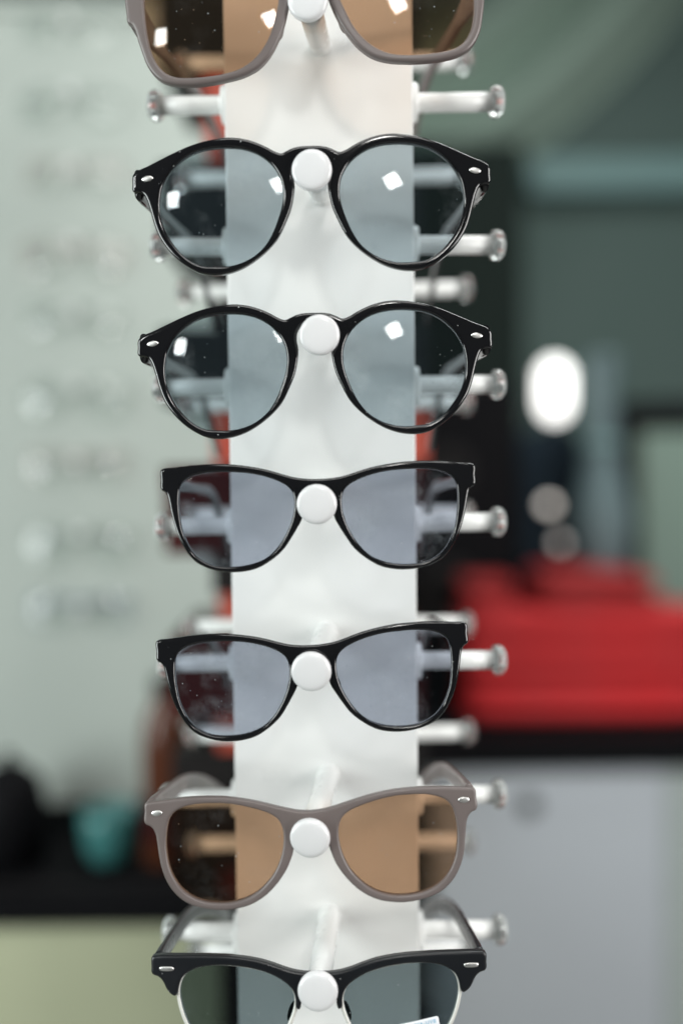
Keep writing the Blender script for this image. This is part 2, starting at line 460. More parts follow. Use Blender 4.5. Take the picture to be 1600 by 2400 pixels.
def temple_mesh(s, x, z, spec):
    """arm from the endpiece (x, z) backwards, dropping behind the ear"""
    y0 = bend(x) + spec.get('y0', 1.2); L = spec.get('len', 140); inw = spec.get('inw', 10)
    bendy = spec.get('bendy', 92); drop = spec.get('drop', 33)
    h0, h1, h2 = spec.get('h', (11, 6.5, 8)); w = spec.get('w', 3.4)
    pts = []; sz = []
    n = 46
    for i in range(n + 1):
        u = i / n; y = y0 + u * L
        yy = y - y0
        dz = 0.0
        if yy > bendy:
            q = (yy - bendy) / (L - bendy); dz = -drop * q ** 1.8
        dx = -inw * (yy / L) ** 1.6
        pts.append((s * (x + dx), y, z + dz + spec.get('arch', 0) * math.sin(min(1, yy / bendy) * math.pi)))
        h = h0 + (h1 - h0) * min(1, max(0, (yy - 8) / 40)) if yy < 60 else h1 + (h2 - h1) * min(1, (yy - 60) / 50)
        if u > 0.94: h *= math.sqrt(max(0.05, 1 - ((u - 0.94) / 0.06) ** 2))
        sz.append((w * (1.15 if yy < 12 else 1.0 - 0.15 * u), h))
    return sweep('temple', pts, sz)

def rivet_mesh(a, b, power=2.0):
    """small inlaid metal stud, domed"""
    v = []; f = []; n = 20; rings = [(0.0, 1.0), (0.22, 0.97), (0.38, 0.78), (0.46, 0.45), (0.48, 0.05)]
    for d, r in rings:
        for k in range(n):
            t_ = 2 * math.pi * k / n; c, s = math.cos(t_), math.sin(t_)
            v.append((a * r * math.copysign(abs(c) ** (2 / power), c), -d, b * r * math.copysign(abs(s) ** (2 / power), s)))
    for i in range(len(rings) - 1):
        for k in range(n):
            p = i * n + k; q = i * n + (k + 1) % n; f.append((p, p + n, q + n, q))
    f.append(tuple((len(rings) - 1) * n + k for k in range(n))[::-1])
    return mesh('rivet', np.array(v) / 1000, [t_[::-1] for t_ in f])

def pad_mesh():
    v = []; f = []; n = 14; m_ = 8
    for i in range(m_ + 1):
        ph = math.pi * i / m_
        for k in range(n):
            th = 2 * math.pi * k / n
            v.append((1.2 * math.sin(ph) * math.cos(th), 2.6 * math.sin(ph) * math.sin(th), 4.2 * math.cos(ph)))
    for i in range(m_):
        for k in range(n):
            p = i * n + k; q = i * n + (k + 1) % n; f.append((p, q, q + n, p + n))
    return mesh('nose_pad', np.array(v) / 1000, f)
PAD = pad_mesh()

def build_type(half, hole, h, r, temple, rivet=None, pad=(9.6, -11.0, 3.6)):
    outer = catmull(mirror_outline(half), 4)
    hl = resample(catmull(hole, 4), 120)
    hr = hl[::-1] * np.array([-1, 1])
    T = dict(front=plate('frame_front', outer, [hl, hr], h, r), h=h, hole_l=hl, hole_r=hr,
             lens_l=lens_mesh(hl), lens_r=lens_mesh(hr), rivet=rivet, pad=pad)
    T['temple_l'] = temple_mesh(-1, temple['x'], temple['z'], temple); T['temple_r'] = temple_mesh(1, temple['x'], temple['z'], temple)
    if rivet: T['rivet_me'] = rivet_mesh(rivet[2], rivet[3], rivet[4])
    return T

def own(me, mat):
    """a mesh object may share geometry and still carry its own material"""
    return me

def setmat(o, mat):
    if len(o.data.materials) == 0: o.data.materials.append(None)
    o.material_slots[0].link = 'OBJECT'; o.material_slots[0].material = mat

def eyewear(T, name, label, cat, loc, roll, pitch, mats, yaw=0.0, group=None, scale=1.0, pads=True):
    root = thing(name, label, cat, loc, (RAD(pitch), RAD(-roll), RAD(yaw)), group)
    root.scale = (scale,) * 3
    fr = link('frame_front', T['front'], None, root); setmat(fr, mats['frame'])
    for s, key in ((-1, 'l'), (1, 'r')):
        ln = link('lens', T['lens_' + key], None, root); setmat(ln, mats['lens_r'] if s > 0 and 'lens_r' in mats else mats['lens'])
        te = link('temple', T['temple_' + key], None, root); setmat(te, mats.get('temple', mats['frame']))
        if T['rivet']:
            x, z = T['rivet'][:2]
            rv = link('rivet', T['rivet_me'], None, fr); setmat(rv, M['steel'])
            rv.location = (s * x / 1000, (bend(x) - T['h'] + 0.02) / 1000, z / 1000)
            rv.rotation_euler = (0, RAD(s * T['rivet'][5]), RAD(-s * 0 + s * math.degrees(x / RW)))
        if pads:
            px, pz, py = T['pad']
            pd = link('nose_pad', PAD, None, fr); setmat(pd, mats['frame'])
            pd.location = (s * px / 1000, py / 1000, pz / 1000); pd.rotation_euler = (0, RAD(s * -16), RAD(s * 22))
    return root

# --- outlines, read off the photograph's left halves
# round (two black pairs)
cA, sA, oA, kA = (727.5, 367), 1.43, (280, 280), 3.136
A_half = trace([(1404, 205), (1340, 207), (1280, 218), (1230, 240), (1190, 258), (1150, 247), (1080, 210), (1000, 175), (900, 147), (800, 138), (700, 147), (600, 165), (500, 195),
                (400, 235), (300, 280), (200, 325), (100, 370), (85, 385), (80, 450), (82, 500), (90, 508), (130, 512), (165, 530), (190, 575), (212, 640), (246, 756), (280, 840), (327, 914),
                (405, 1001), (508, 1077), (613, 1123), (720, 1132), (800, 1120), (900, 1085), (1000, 1025), (1080, 960), (1160, 870), (1225, 740), (1260, 650), (1278, 560),
                (1284, 470), (1272, 400), (1280, 340), (1310, 295), (1350, 277), (1404, 272)], oA, kA, cA, sA)
A_hole = trace([(290, 540), (300, 490), (318, 450), (345, 400), (400, 335), (470, 277), (560, 232), (680, 208), (800, 203), (900, 213), (1000, 245), (1080, 295), (1150, 370),
                (1190, 450), (1205, 540), (1195, 640), (1165, 740), (1120, 850), (1060, 940), (960, 1020), (880, 1055), (780, 1075), (700, 1075), (594, 1066), (490, 1013),
                (407, 932), (338, 829), (297, 724), (283, 620)], oA, kA, cA, sA)
# small square (two plain black pairs)
cB, sB, oB, kB = (745, 1155), 0.97, (360, 1060), 3.92
B_half = trace([(1509, 249), (1440, 249), (1380, 245), (1300, 235), (1200, 210), (1100, 180), (1000, 155), (900, 137), (800, 123), (700, 114), (600, 112), (450, 115), (300, 127), (160, 143), (75, 152), (60, 160),
                (57, 250), (62, 340), (68, 347), (92, 358), (112, 380), (130, 440), (150, 540), (170, 620), (195, 700), (230, 790), (280, 880), (330, 950), (400, 1015), (480, 1055),
                (560, 1080), (640, 1095), (740, 1100), (850, 1090), (960, 1060), (1050, 1010), (1130, 950), (1200, 880), (1260, 790), (1320, 690), (1355, 625), (1375, 550), (1388, 470), (1405, 415),
                (1440, 382), (1509, 372)], oB, kB, cB, sB)
B_hole = trace([(222, 400), (227, 340), (247, 290), (290, 247), (350, 215), (430, 192), (550, 178), (700, 178), (850, 187), (950, 203), (1050, 228), (1150, 265), (1230, 310), (1275, 360), (1293, 420),
                (1296, 500), (1281, 600), (1250, 690), (1200, 790), (1130, 890), (1050, 965), (950, 1015), (850, 1042), (740, 1055), (650, 1055), (560, 1045), (470, 1010), (400, 965), (340, 900),
                (290, 810), (255, 720), (235, 620), (222, 500)], oB, kB, cB, sB)
# taupe square pair
cC, sC, oC, kC = (728.5, 1941), 2.55, (320, 1780), 3.409
C_half = trace([(1392, 414), (1300, 411), (1200, 395), (1080, 368), (950, 340), (820, 320), (720, 311), (600, 309), (450, 315), (300, 330), (150, 352), (75, 364), (58, 370), (52, 440), (55, 525), (62, 533),
                (95, 545), (125, 570), (145, 610), (160, 680), (175, 770), (195, 860), (230, 950), (280, 1030), (340, 1090), (420, 1140), (500, 1165), (600, 1180), (700, 1183), (800, 1170), (880, 1150),
                (960, 1115), (1040, 1060), (1110, 990), (1170, 910), (1215, 830), (1245, 740), (1265, 665), (1285, 605), (1325, 562), (1392, 549)], oC, kC, cC, sC)
C_hole = trace([(225, 680), (230, 580), (245, 500), (280, 440), (340, 400), (430, 370), (550, 355), (700, 352), (800, 362), (900, 380), (1000, 405), (1080, 435), (1140, 480), (1170, 540), (1180, 610),
                (1175, 700), (1150, 800), (1110, 890), (1050, 970), (970, 1045), (880, 1095), (780, 1125), (650, 1135), (540, 1125), (440, 1090), (360, 1035), (300, 960), (260, 880), (235, 780)], oC, kC, cC, sC)
# large taupe pair at the top
cD, sD, oD, kD = (720, -34), 5.8, (260, 0), 3.136
D_half = trace([(1425, -215), (1340, -225), (1200, -255), (1000, -285), (750, -290), (500, -270), (280, -235), (140, -205), (90, -190), (80, -120), (92, 0), (100, 70), (108, 128), (140, 146), (162, 185),
                (185, 260), (215, 350), (250, 440), (300, 510), (360, 560), (450, 590), (560, 600), (700, 595), (850, 573), (980, 540), (1080, 490), (1160, 410), (1220, 310), (1270, 190),
                (1302, 60), (1318, -20), (1350, -75), (1390, -100), (1440, -108)], oD, kD, cD, sD)
D_hole = trace([(232, 60), (228, -30), (240, -110), (290, -165), (380, -195), (520, -212), (720, -220), (900, -215), (1050, -195), (1160, -150), (1215, -90), (1236, -20), (1228, 60), (1205, 150), (1170, 260),
                (1120, 350), (1050, 430), (950, 495), (850, 525), (700, 545), (560, 550), (460, 540), (390, 510), (330, 450), (280, 350), (255, 250), (240, 150)], oD, kD, cD, sD)
# black browline pair at the bottom
cE, sE, oE, kE = (747, 2300), 0.73, (320, 2100), 3.409
E_half = trace([(1456, 613), (1380, 612), (1300, 605), (1200, 583), (1100, 550), (1000, 522), (900, 505), (750, 492), (600, 490), (450, 492), (300, 498), (150, 507), (115, 514), (108, 590), (112, 640), (122, 651),
                (155, 660), (188, 681), (212, 712), (238, 760), (270, 793), (306, 806), (318, 790), (330, 735), (355, 668), (400, 625), (460, 592), (560, 567), (700, 556), (850, 565), (950, 581), (1050, 608), (1140, 648), (1208, 693),
                (1252, 743), (1273, 800), (1284, 876), (1300, 884), (1312, 860), (1316, 790), (1335, 730), (1385, 690), (1456, 682)], oE, kE, cE, sE)
E_hole = trace([(330, 760), (337, 720), (362, 662), (410, 618), (480, 588), (570, 566), (700, 556), (850, 565), (950, 581), (1050, 608), (1140, 648), (1208, 693), (1252, 743), (1273, 800), (1270, 870), (1250, 940),
                (1225, 1000), (1175, 1090), (1100, 1180), (990, 1255), (860, 1295), (730, 1295), (610, 1255), (515, 1180), (440, 1085), (385, 990), (348, 890), (332, 820)], oE, kE, cE, sE)

xA = -A_half[:, 0].min(); xB = -B_half[:, 0].min(); xC = -C_half[:, 0].min(); xD = -D_half[:, 0].min(); xE = -E_half[:, 0].min()
rv = lambda zx, zy, org, k, c, s: trace([(zx, zy)], org, k, c, s)[0]
rA = rv(195, 420, oA, kA, cA, sA); rC = rv(152, 442, oC, kC, cC, sC); rE = rv(232, 598, oE, kE, cE, sE)
TA = build_type(A_half, A_hole, 2.1, 1.25, dict(x=xA - 2.0, z=rA[1] - 1.2, h=(12.5, 6.5, 8), len=142, inw=12, drop=38, bendy=88), (-rA[0], rA[1], 2.55, 1.2, 1.8, 6))
TB = build_type(B_half, B_hole, 2.0, 1.1, dict(x=xB - 2.4, z=5.4, h=(7.5, 5.0, 6.5), len=132, inw=9, drop=34, bendy=84))
TC = build_type(C_half, C_hole, 2.1, 0.95, dict(x=xC - 2.2, z=rC[1] + 0.2, h=(10, 7.5, 8.5), len=140, inw=13, drop=28, bendy=48, w=3.8), (-rC[0], rC[1], 2.4, 1.25, 2.0, 4))
TD = build_type(D_half, D_hole, 2.3, 1.2, dict(x=xD - 2.2, z=3.0, h=(20, 6.5, 7.5), len=140, inw=22, drop=26, bendy=90, w=4.2), None, pad=(13.0, -15, 3.4))
TE = build_type(E_half, np.array(E_hole), 2.2, 1.0, dict(x=xE - 2.2, z=rE[1] + 1.2, h=(7.5, 7.5, 8.5), len=140, inw=13, drop=28, bendy=48, w=3.6), (-rE[0], rE[1], 3.1, 0.95, 3.2, 1), pad=(11.5, -13, 3.6))

taupe = dict(frame=M['taupe'], lens=M['brown_lens'], temple=M['taupe'])
def hang(T, px, py, depth, slope, pitch, mats, label, yaw=0.0):
    return eyewear(T, 'sunglasses', label, 'sunglasses', at(px, py, depth), slope - 0.6, pitch, mats, yaw=yaw, group='sunglasses hung on the front pegs')
hang(TD, 720, -34, 0.3865, 5.8, 1.0, taupe, 'large taupe brown-lensed sunglasses on the topmost peg, cut off by the top edge')
hang(TA, 727.5, 367, 0.3865, 1.43, 0.0, dict(frame=M['black'], lens=M['blue_lens']), 'upper of the two glossy black round sunglasses, directly below the large taupe pair')
hang(TA, 736, 756.5, 0.3910, 1.45, -2.0, dict(frame=M['black'], lens=M['blue_lens'], lens_r=M['blue_lens_b']), 'lower of the two glossy black round sunglasses, with a smeared right lens')
hang(TB, 745, 1155, 0.3865, 0.97, -3.0, dict(frame=M['black'], lens=M['violet_lens']), 'upper of the two plain black square sunglasses without studs, hanging almost level')
hang(TB, 732, 1543.5, 0.3900, 3.37, -5.0, dict(frame=M['black'], lens=M['violet_lens']), 'lower plain black square sunglasses without studs, clearly tilted, right side higher')
hang(TC, 728.5, 1941, 0.3865, 2.55, -7.0, taupe, 'satin taupe square sunglasses with brown lenses and silver oval studs, second from bottom')
brow = hang(TE, 747, 2300, 0.3865, 0.73, -7.5, dict(frame=M['satin'], lens=M['grey_lens']), 'black browline sunglasses with pale rims on the lowest peg, sticker on one lens')

# pale rims and the sticker of the browline pair
for s in (-1, 1):
    hl = TE['hole_l'] if s < 0 else TE['hole_r']
    c, fn = make_lens_fn(hl); P = resample(hl, 130)
    v = []; f = []
    n = len(P); prof = [(-0.55, -1.0), (0.25, -1.25), (0.95, -0.9), (1.2, 0.2), (0.95, 1.6), (0.2, 2.0), (-0.5, 1.7), (-0.7, 0.4)]
    for p in P:
        dr = (p - c) / np.linalg.norm(p - c)
        for a, b in prof:
            q = p + dr * a; v.append((q[0], fn(*p) + 0.9 + b, q[1]))
    k = len(prof)
    for i in range(n):
        for j in range(k):
            f.append((i * k + j, i * k + (j + 1) % k, ((i + 1) % n) * k + (j + 1) % k, ((i + 1) % n) * k + j))
    me = mesh('rim', np.array(v) / 1000, f)
    o = link('rim', me, M['rim'], brow)
    o['label'] = 'pale pearly rim round the lens below the black brow'
lens_right = [o for o in brow.children if o.name.startswith('lens')][1]
c, fn = make_lens_fn(TE['hole_r'])
tr = trace([((1026.0 - 320) * 3.409, (2379.5 - 2100) * 3.409)], oE, kE, cE, sE)[0]      # top right corner of the sticker
ang = RAD(9.6 - 0.73); ux = np.array([math.cos(ang), math.sin(ang)]); uz = np.array([-math.sin(ang), math.cos(ang)])
W_, H_, nx, nz = 21.0, 11.0, 28, 16
v = []; f = []
for lay, off in ((0, -0.16), (1, -0.05)):
    for i in range(nx + 1):
        for j in range(nz + 1):
            a, b = -W_ * (1 - i / nx), -H_ * (1 - j / nz)
            # rounded corners
            rr = 0.9; ca = min(max(a, -W_ + rr), -rr); cb = min(max(b, -H_ + rr), -rr)
            dd = math.hypot(a - ca, b - cb)
            if dd > rr: a, b = ca + (a - ca) * rr / dd, cb + (b - cb) * rr / dd
            p = tr + ux * a + uz * b; v.append((p[0], fn(*p) + off, p[1]))
S = (nx + 1) * (nz + 1)
for i in range(nx):
    for j in range(nz):
        a = i * (nz + 1) + j; q = (a, a + nz + 1, a + nz + 2, a + 1)
        f.append(q); f.append(tuple(S + k for k in q[::-1]))
loop = [i * (nz + 1) for i in range(nx + 1)] + [nx * (nz + 1) + j for j in range(1, nz + 1)] + [i * (nz + 1) + nz for i in range(nx - 1, -1, -1)] + list(range(nz - 1, 0, -1))
for i in range(len(loop)):
    a, b = loop[i], loop[(i + 1) % len(loop)]; f.append((a, a + S, b + S, b))
st = link('sticker', mesh('sticker', np.array(v) / 1000, f), M['sticker'], lens_right)
cu_d = bpy.data.curves.new('sticker_text', 'FONT'); cu_d.body = 'UVA-UVB'; cu_d.size = 2.0; cu_d.align_x = 'RIGHT'; cu_d.space_character = 1.25; cu_d.extrude = 0.02; cu_d.offset = 0.03
tmp = bpy.data.objects.new('tmp_text', cu_d); COL.objects.link(tmp); bpy.context.view_layer.update()
tme = bpy.data.meshes.new_from_object(tmp.evaluated_get(bpy.context.evaluated_depsgraph_get())); bpy.data.objects.remove(tmp)
tme.name = 'sticker_text'
for vv in tme.vertices:
    p = tr + ux * (vv.co.x - 1.3) + uz * (vv.co.y - 2.35)
    vv.co = Vector((p[0], fn(*p) - 0.19 - vv.co.z, p[1])) / 1000
link('sticker_text', tme, M['ink'], lens_right)

# ------------------------------------------------------------------ the shop behind, out of focus
def rgb(r, g, b): return srgb(r, g, b)
B = dict(
    wall=pmat('grey_green_plaster', (0.11, 0.165, 0.15, 1), 0.8, var=0.10, scale=3, bump=0.1, bscale=60),
    floor=pmat('grey_floor_tile', (0.22, 0.22, 0.21, 1), 0.5, var=0.1, scale=4),
    board=pmat('pale_board', (0.41, 0.455, 0.42, 1), 0.5, var=0.05, scale=4),
    cabinet=pmat('pale_grey_laminate', (0.51, 0.55, 0.60, 1), 0.45, var=0.05, scale=3),
    cabinet2=pmat('grey_green_laminate', (0.42, 0.48, 0.47, 1), 0.45, var=0.05, scale=3),
    olive=pmat('olive_beige_laminate', (0.42, 0.44, 0.30, 1), 0.5, var=0.08, scale=5),
    dark=pmat('black_laminate', (0.005, 0.005, 0.006, 1), 0.6, spec=0.06, var=0.2, scale=6),
    darkwood=pmat('dark_door_wood', (0.017, 0.025, 0.022, 1), 0.7, spec=0.05, var=0.25, scale=5),
    red=pmat('red_fabric', (0.52, 0.016, 0.020, 1), 0.75, var=0.12, scale=12, bump=0.2, bscale=500),
    red2=pmat('red_fabric_worn', (0.46, 0.016, 0.019, 1), 0.8, var=0.15, scale=14, bump=0.2, bscale=500),
    red3=pmat('dark_red_fabric', (0.30, 0.014, 0.015, 1), 0.85, var=0.15, scale=14, bump=0.2, bscale=500),
    slate=pmat('slate_black_card', (0.012, 0.016, 0.018, 1), 0.5, spec=0.12, var=0.1, scale=9),
    darkred=pmat('dark_maroon_card', (0.045, 0.010, 0.010, 1), 0.5, spec=0.12, var=0.1, scale=9),
    orange=pmat('orange_red_card', (0.34, 0.05, 0.028, 1), 0.5, var=0.1, scale=9),
    blackcard=pmat('black_card', (0.012, 0.011, 0.011, 1), 0.5, spec=0.12, var=0.1, scale=9),
    teal=pmat('teal_ceramic', (0.055, 0.20, 0.195, 1), 0.3, var=0.06, scale=20),
    brown=pmat('brown_glass', (0.10, 0.032, 0.016, 1), 0.2, var=0.12, scale=20),
    shelf=pmat('pale_teal_shelf', (0.20, 0.34, 0.335, 1), 0.5, var=0.06, scale=6),
    curtain=pmat('sage_curtain_cloth', (0.33, 0.44, 0.37, 1), 0.85, var=0.10, scale=8, bump=0.15, bscale=300),
    navy=pmat('navy_bag_cloth', (0.012, 0.022, 0.032, 1), 0.7, spec=0.12, var=0.2, scale=10),
    paleblue=pmat('pale_blue_glaze', (0.10, 0.15, 0.16, 1), 0.5, var=0.08, scale=14),
    sage=pmat('pale_sage_print', (0.17, 0.24, 0.20, 1), 0.7, var=0.15, scale=6),
    foliage=pmat('dark_leaf', (0.018, 0.045, 0.03, 1), 0.5, var=0.3, scale=30),
    bulb=emit_mat('lit_bulb', (1, 0.99, 0.95, 1), 2.6),
    faintglint=emit_mat('faint_glint', (1.0, 0.92, 0.82, 1), 0.5),  # this and the next glow in place of reflected highlights
    dimglint=emit_mat('dim_glint', (1.0, 0.92, 0.82, 1), 1.5),
    clearframe=veil_mat('grey_clear_frame', (0.40, 0.46, 0.43, 1), 0.12),
    roseframe=veil_mat('rose_clear_frame', (0.50, 0.38, 0.36, 1), 0.13),
    blueframe=veil_mat('slate_blue_frame', (0.28, 0.34, 0.42, 1), 0.18),
    demo=lens_mat('clear_demo_lens', (0.95, 0.97, 0.96), 0.0, 0.0, 0.0),
    steel=M['steel'],
)

def solid(name, o_lo, o_hi, mat, par=None, bev=0.004):
    return link(name, box(name, o_lo, o_hi, bev), mat, par)

# setting
structure(solid('floor', (-4, -3, -0.1), (4, 4.2, 0.0), B['floor'], bev=0))
WY = 2.75
structure(solid('wall', (-4, WY, -0.1), (4, WY + 0.1, 3.2), B['wall'], bev=0))

# left: tilted display board with rows of pale spectacles
bc = at(165, 1885, 1.19)
board = thing('display_board', 'pale upright board carrying rows of clear spectacles behind the column', 'display board', (bc.x, bc.y, bc.z), (RAD(-7), 0, RAD(5)))
bh = 1.05
solid('panel', (-0.62, 0.0, 0.0), (0.30, 0.018, bh), B['board'], board)
solid('top_rail', (-0.62, -0.006, bh + 0.0005), (0.30, 0.022, bh + 0.02), B['board'], board)
for px_ in (-0.55, 0.22): solid('post', (px_, 0.0185, -0.22), (px_ + 0.03, 0.04, 0.5), B['board'], board)
bm_ = Matrix.Translation(board.location) @ board.rotation_euler.to_matrix().to_4x4()
bi = bm_.inverted()
rowsy = [55, 222, 400, 575, 740, 908, 1085, 1250, 1425]
kinds = [('clearframe', 'grey'), ('clearframe', 'grey'), ('roseframe', 'rose'), ('roseframe', 'rose'), ('clearframe', 'grey'), ('clearframe', 'grey'), ('roseframe', 'rose'), ('clearframe', 'grey'), ('blueframe', 'slate blue')]
ordn = ['topmost', 'second', 'third', 'fourth', 'fifth', 'sixth', 'seventh', 'eighth', 'lowest']
for i, (py, (mk, cn)) in enumerate(zip(rowsy, kinds)):
    p = at(165 + i * 3 + random.uniform(-5, 5), py, 1.0)
    a_ = bi @ CAM; b_ = bi @ p; lp = a_ + (b_ - a_) * ((-0.019 - a_.y) / (b_.y - a_.y))
    # ledge hook that carries the pair
    hk = link('hook', lathe('hook', [(0.001, 0.004), (-0.028, 0.004), (-0.030, 0.0055), (-0.034, 0.0055), (-0.035, 0.003)], 16), M['peg'], board, (lp.x, 0.0, lp.z))
    wp = bm_ @ Vector((lp.x, lp.y, lp.z + 0.0045))
    e = eyewear(TA if i % 2 else TB, 'spectacles', f'{ordn[i]} of the blurred {cn} spectacles in the column on the pale board at left', 'spectacles', wp, random.uniform(-2, 2), -8 + random.uniform(-.5, .5), 
                dict(frame=B[mk], lens=B['demo'], temple=B[mk]), yaw=4 + random.uniform(-1, 1), group='spectacles on the pale board', pads=False)
    # arms lie folded behind the front on the board
    tl = [o for o in e.children if o.name.startswith('temple')]
    for o, s in zip(tl, (-1, 1)):
        x = (xA if i % 2 else xB) - 2.0
        piv = Matrix.Translation(Vector((s * x / 1000, 0.004 + 0.004 * (s > 0), 0)))
        o.matrix_local = piv @ Matrix.Rotation(s * RAD(88), 4, 'Z') @ Matrix.Translation(Vector((-s * x / 1000, -0.004, 0)))
    e.location = wp

# left: low counter with black top and things on it
zt = at(200, 2162, 1.02).z
lc = thing('counter', 'low counter with olive beige front and black top at lower left', 'counter', (-0.75, 0.72, 0))
def rel(o, p): return (p[0] - o.location.x, p[1] - o.location.y, p[2] - o.location.z)
fy = at(200, 2162, 1.02).y
solid('front_panel', rel(lc, (-1.5, fy, 0.0)), rel(lc, (-0.02, fy + 0.02, zt - 0.001)), B['olive'], lc)
solid('side_panel', rel(lc, (-0.04, fy + 0.0205, 0.0)), rel(lc, (-0.02, fy + 0.45, zt - 0.001)), B['olive'], lc)
solid('top', rel(lc, (-1.5, fy - 0.012, zt)), rel(lc, (-0.01, fy + 0.46, zt + 0.03)), B['dark'], lc)
ztop = zt + 0.03
def lathe_thing(name, label, cat, pos, prof, mat, parts=()):
    o = thing(name, label, cat, pos)
    link('body', lathe('body', prof, 36, 'Z'), mat, o)
    for nm, pr, mt in parts: link(nm, lathe(nm, pr, 36, 'Z'), mt, o)
    return o
# black mat, and what stands on it
cl = at(-70, 2100, 1.09); cr_ = at(470, 2100, 1.09)
cw_ = (cr_.x - cl.x) / 2
case = thing('counter_mat', 'thin black mat lying on the low counter at lower left', 'mat', ((cl.x + cr_.x) / 2, cl.y, ztop))
solid('pad', (-cw_, -0.05, 0.0005), (cw_, 0.07, 0.0045), B['dark'], case, 0.001); solid('edge_trim', (-cw_, -0.054, 0.0005), (cw_, -0.0502, 0.0055), B['blackcard'], case, 0.001)
zcase = ztop + 0.005
def on_case(px, d=1.10): p = at(px, 2000, d); return (p.x, p.y, zcase)
o = thing('black_bag', 'black rounded pouch at the far left edge on the black mat', 'pouch', on_case(25))
def rounded(name, prof, mat, par): return link(name, lathe(name, prof, 36, 'Z'), mat, par)
rounded('body', [(0, 0.034), (0.006, 0.042), (0.06, 0.044), (0.095, 0.037), (0.112, 0.02), (0.117, 0.003)], B['dark'], o)
rounded('knob', [(0.1175, 0.006), (0.123, 0.009), (0.128, 0.006), (0.130, 0.002)], B['dark'], o)
lathe_thing('cup', 'small teal ceramic cup on the black mat at lower left', 'cup', on_case(258),
            [(0.0, 0.018), (0.003, 0.022), (0.02, 0.029), (0.045, 0.032), (0.060, 0.032), (0.061, 0.030), (0.058, 0.0285), (0.02, 0.025), (0.006, 0.015)], B['teal'],
            [('foot_ring', [(-0.0003, 0.014), (-0.0002, 0.0175), (0.0005, 0.0176), (0.0006, 0.014)], B['dark'])])
lathe_thing('bottle', 'tall brown glass bottle beside the teal cup', 'bottle', on_case(392),
            [(0.0, 0.024), (0.003, 0.027), (0.150, 0.027), (0.172, 0.022), (0.186, 0.013), (0.198, 0.012)], B['brown'],
            [('cap', [(0.1983, 0.014), (0.214, 0.014), (0.216, 0.011)], B['blackcard']), ('paper_band', [(0.03, 0.0273), (0.0305, 0.0276), (0.08, 0.0276), (0.0805, 0.0273)], B['darkred'])])

# behind the column: a slim tower of red and black cartons
ty = 0.36
dt = ty + 0.439
CART = [(-140, 'slate', 'slate black carton of the tower level with the large taupe sunglasses'),
        (165, 'orange', 'orange red carton of the tower just above the upper round sunglasses'),
        (388, 'slate', 'slate black carton of the tower level with the upper round sunglasses'),
        (585, 'blackcard', 'black carton of the tower between the two round sunglasses'),
        (768, 'slate', 'slate black carton of the tower level with the lower round sunglasses'),
        (945, 'orange', 'wide orange red carton peeping out on both sides above the level square sunglasses'),
        (1090, 'darkred', 'dark red carton of the tower level with the upper plain black square sunglasses'),
        (1300, 'blackcard', 'thin black carton of the tower just below the level square sunglasses'),
        (1395, 'orange', 'orange red carton of the tower just above the tilted square sunglasses'),
        (1492, 'darkred', 'dark red carton of the tower level with the tilted square sunglasses'),
        (1690, 'orange', 'orange red carton of the tower just below the tilted square sunglasses'),
        (1770, 'blackcard', 'black carton of the tower level with the taupe square sunglasses'),
        (2050, 'darkred', 'thin dark red carton of the tower just below the taupe square sunglasses'),
        (2130, 'blackcard', 'tall black carton at the foot of the tower behind the browline sunglasses'), (2560, None, None)]
edges = [c_[0] for c_ in CART]; cols = [c_[1] for c_ in CART[:-1]]
zfloor = None
zs = [at(600, e, dt).z for e in edges]
zs[-1] = 0.80
tower_base = thing('pedestal', 'dark narrow pedestal under the tower of cartons behind the column', 'pedestal', (CX - 0.005, ty + 0.08, 0))
solid('plinth', (-0.10, -0.075, 0), (0.10, 0.075, 0.05), B['dark'], tower_base); solid('post', (-0.07, -0.06, 0.0505), (0.07, 0.06, 0.78), B['dark'], tower_base); solid('top', (-0.10, -0.08, 0.7805), (0.10, 0.08, 0.7995), B['dark'], tower_base)
for i in range(len(cols)):
    ztop_, zbot_ = zs[i], zs[i + 1]
    wide = i in (0, 2, 4, 6, 9, 11)  # dark cartons widened so the lenses in front of them look darker
    xl = at((388 if wide else 500) + random.uniform(-6, 10), 1200, dt).x; xr = at((1030 if wide else 978) + (26 if i == 5 else random.uniform(-50, -30)), 1200, dt).x
    tx = thing('carton', CART[i][2], 'carton', ((xl + xr) / 2, ty + 0.08, zbot_), group='cartons in the tower behind the column')
    w = (xr - xl) / 2; hh = ztop_ - zbot_
    solid('body', (-w, -0.08, 0.0003), (w, 0.08, hh * 0.72), B[cols[i]], tx, 0.002); solid('lid', (-w - 0.001, -0.081, hh * 0.72 + 0.0003), (w + 0.001, 0.081, hh - 0.0003), B[cols[i]], tx, 0.002)

# right: cabinet with a lock, black top
dC = 1.60
zc = at(1300, 1800, dC).z; yc = at(1300, 1800, dC).y
cb = thing('cabinet', 'pale grey cabinet with a small lock at lower right', 'cabinet', (0.5, yc + 0.25, 0))
xl = at(1015, 2000, dC).x; xm = at(1566, 2000, dC).x
solid('door', rel(cb, (xl, yc, 0.05)), rel(cb, (xm - 0.002, yc + 0.02, zc - 0.003)), B['cabinet'], cb, 0.002)
solid('door', rel(cb, (xm + 0.002, yc + 0.004, 0.05)), rel(cb, (xm + 0.55, yc + 0.022, zc - 0.003)), B['cabinet2'], cb, 0.002)
solid('side_panel', rel(cb, (xl - 0.002, yc + 0.0205, 0.0)), rel(cb, (xl + 0.016, yc + 0.5, zc - 0.003)), B['cabinet'], cb, 0.002)
solid('plinth', rel(cb, (xl + 0.0165, yc + 0.03, 0.0)), rel(cb, (xm + 0.55, yc + 0.05, 0.049)), B['dark'], cb, 0.002)
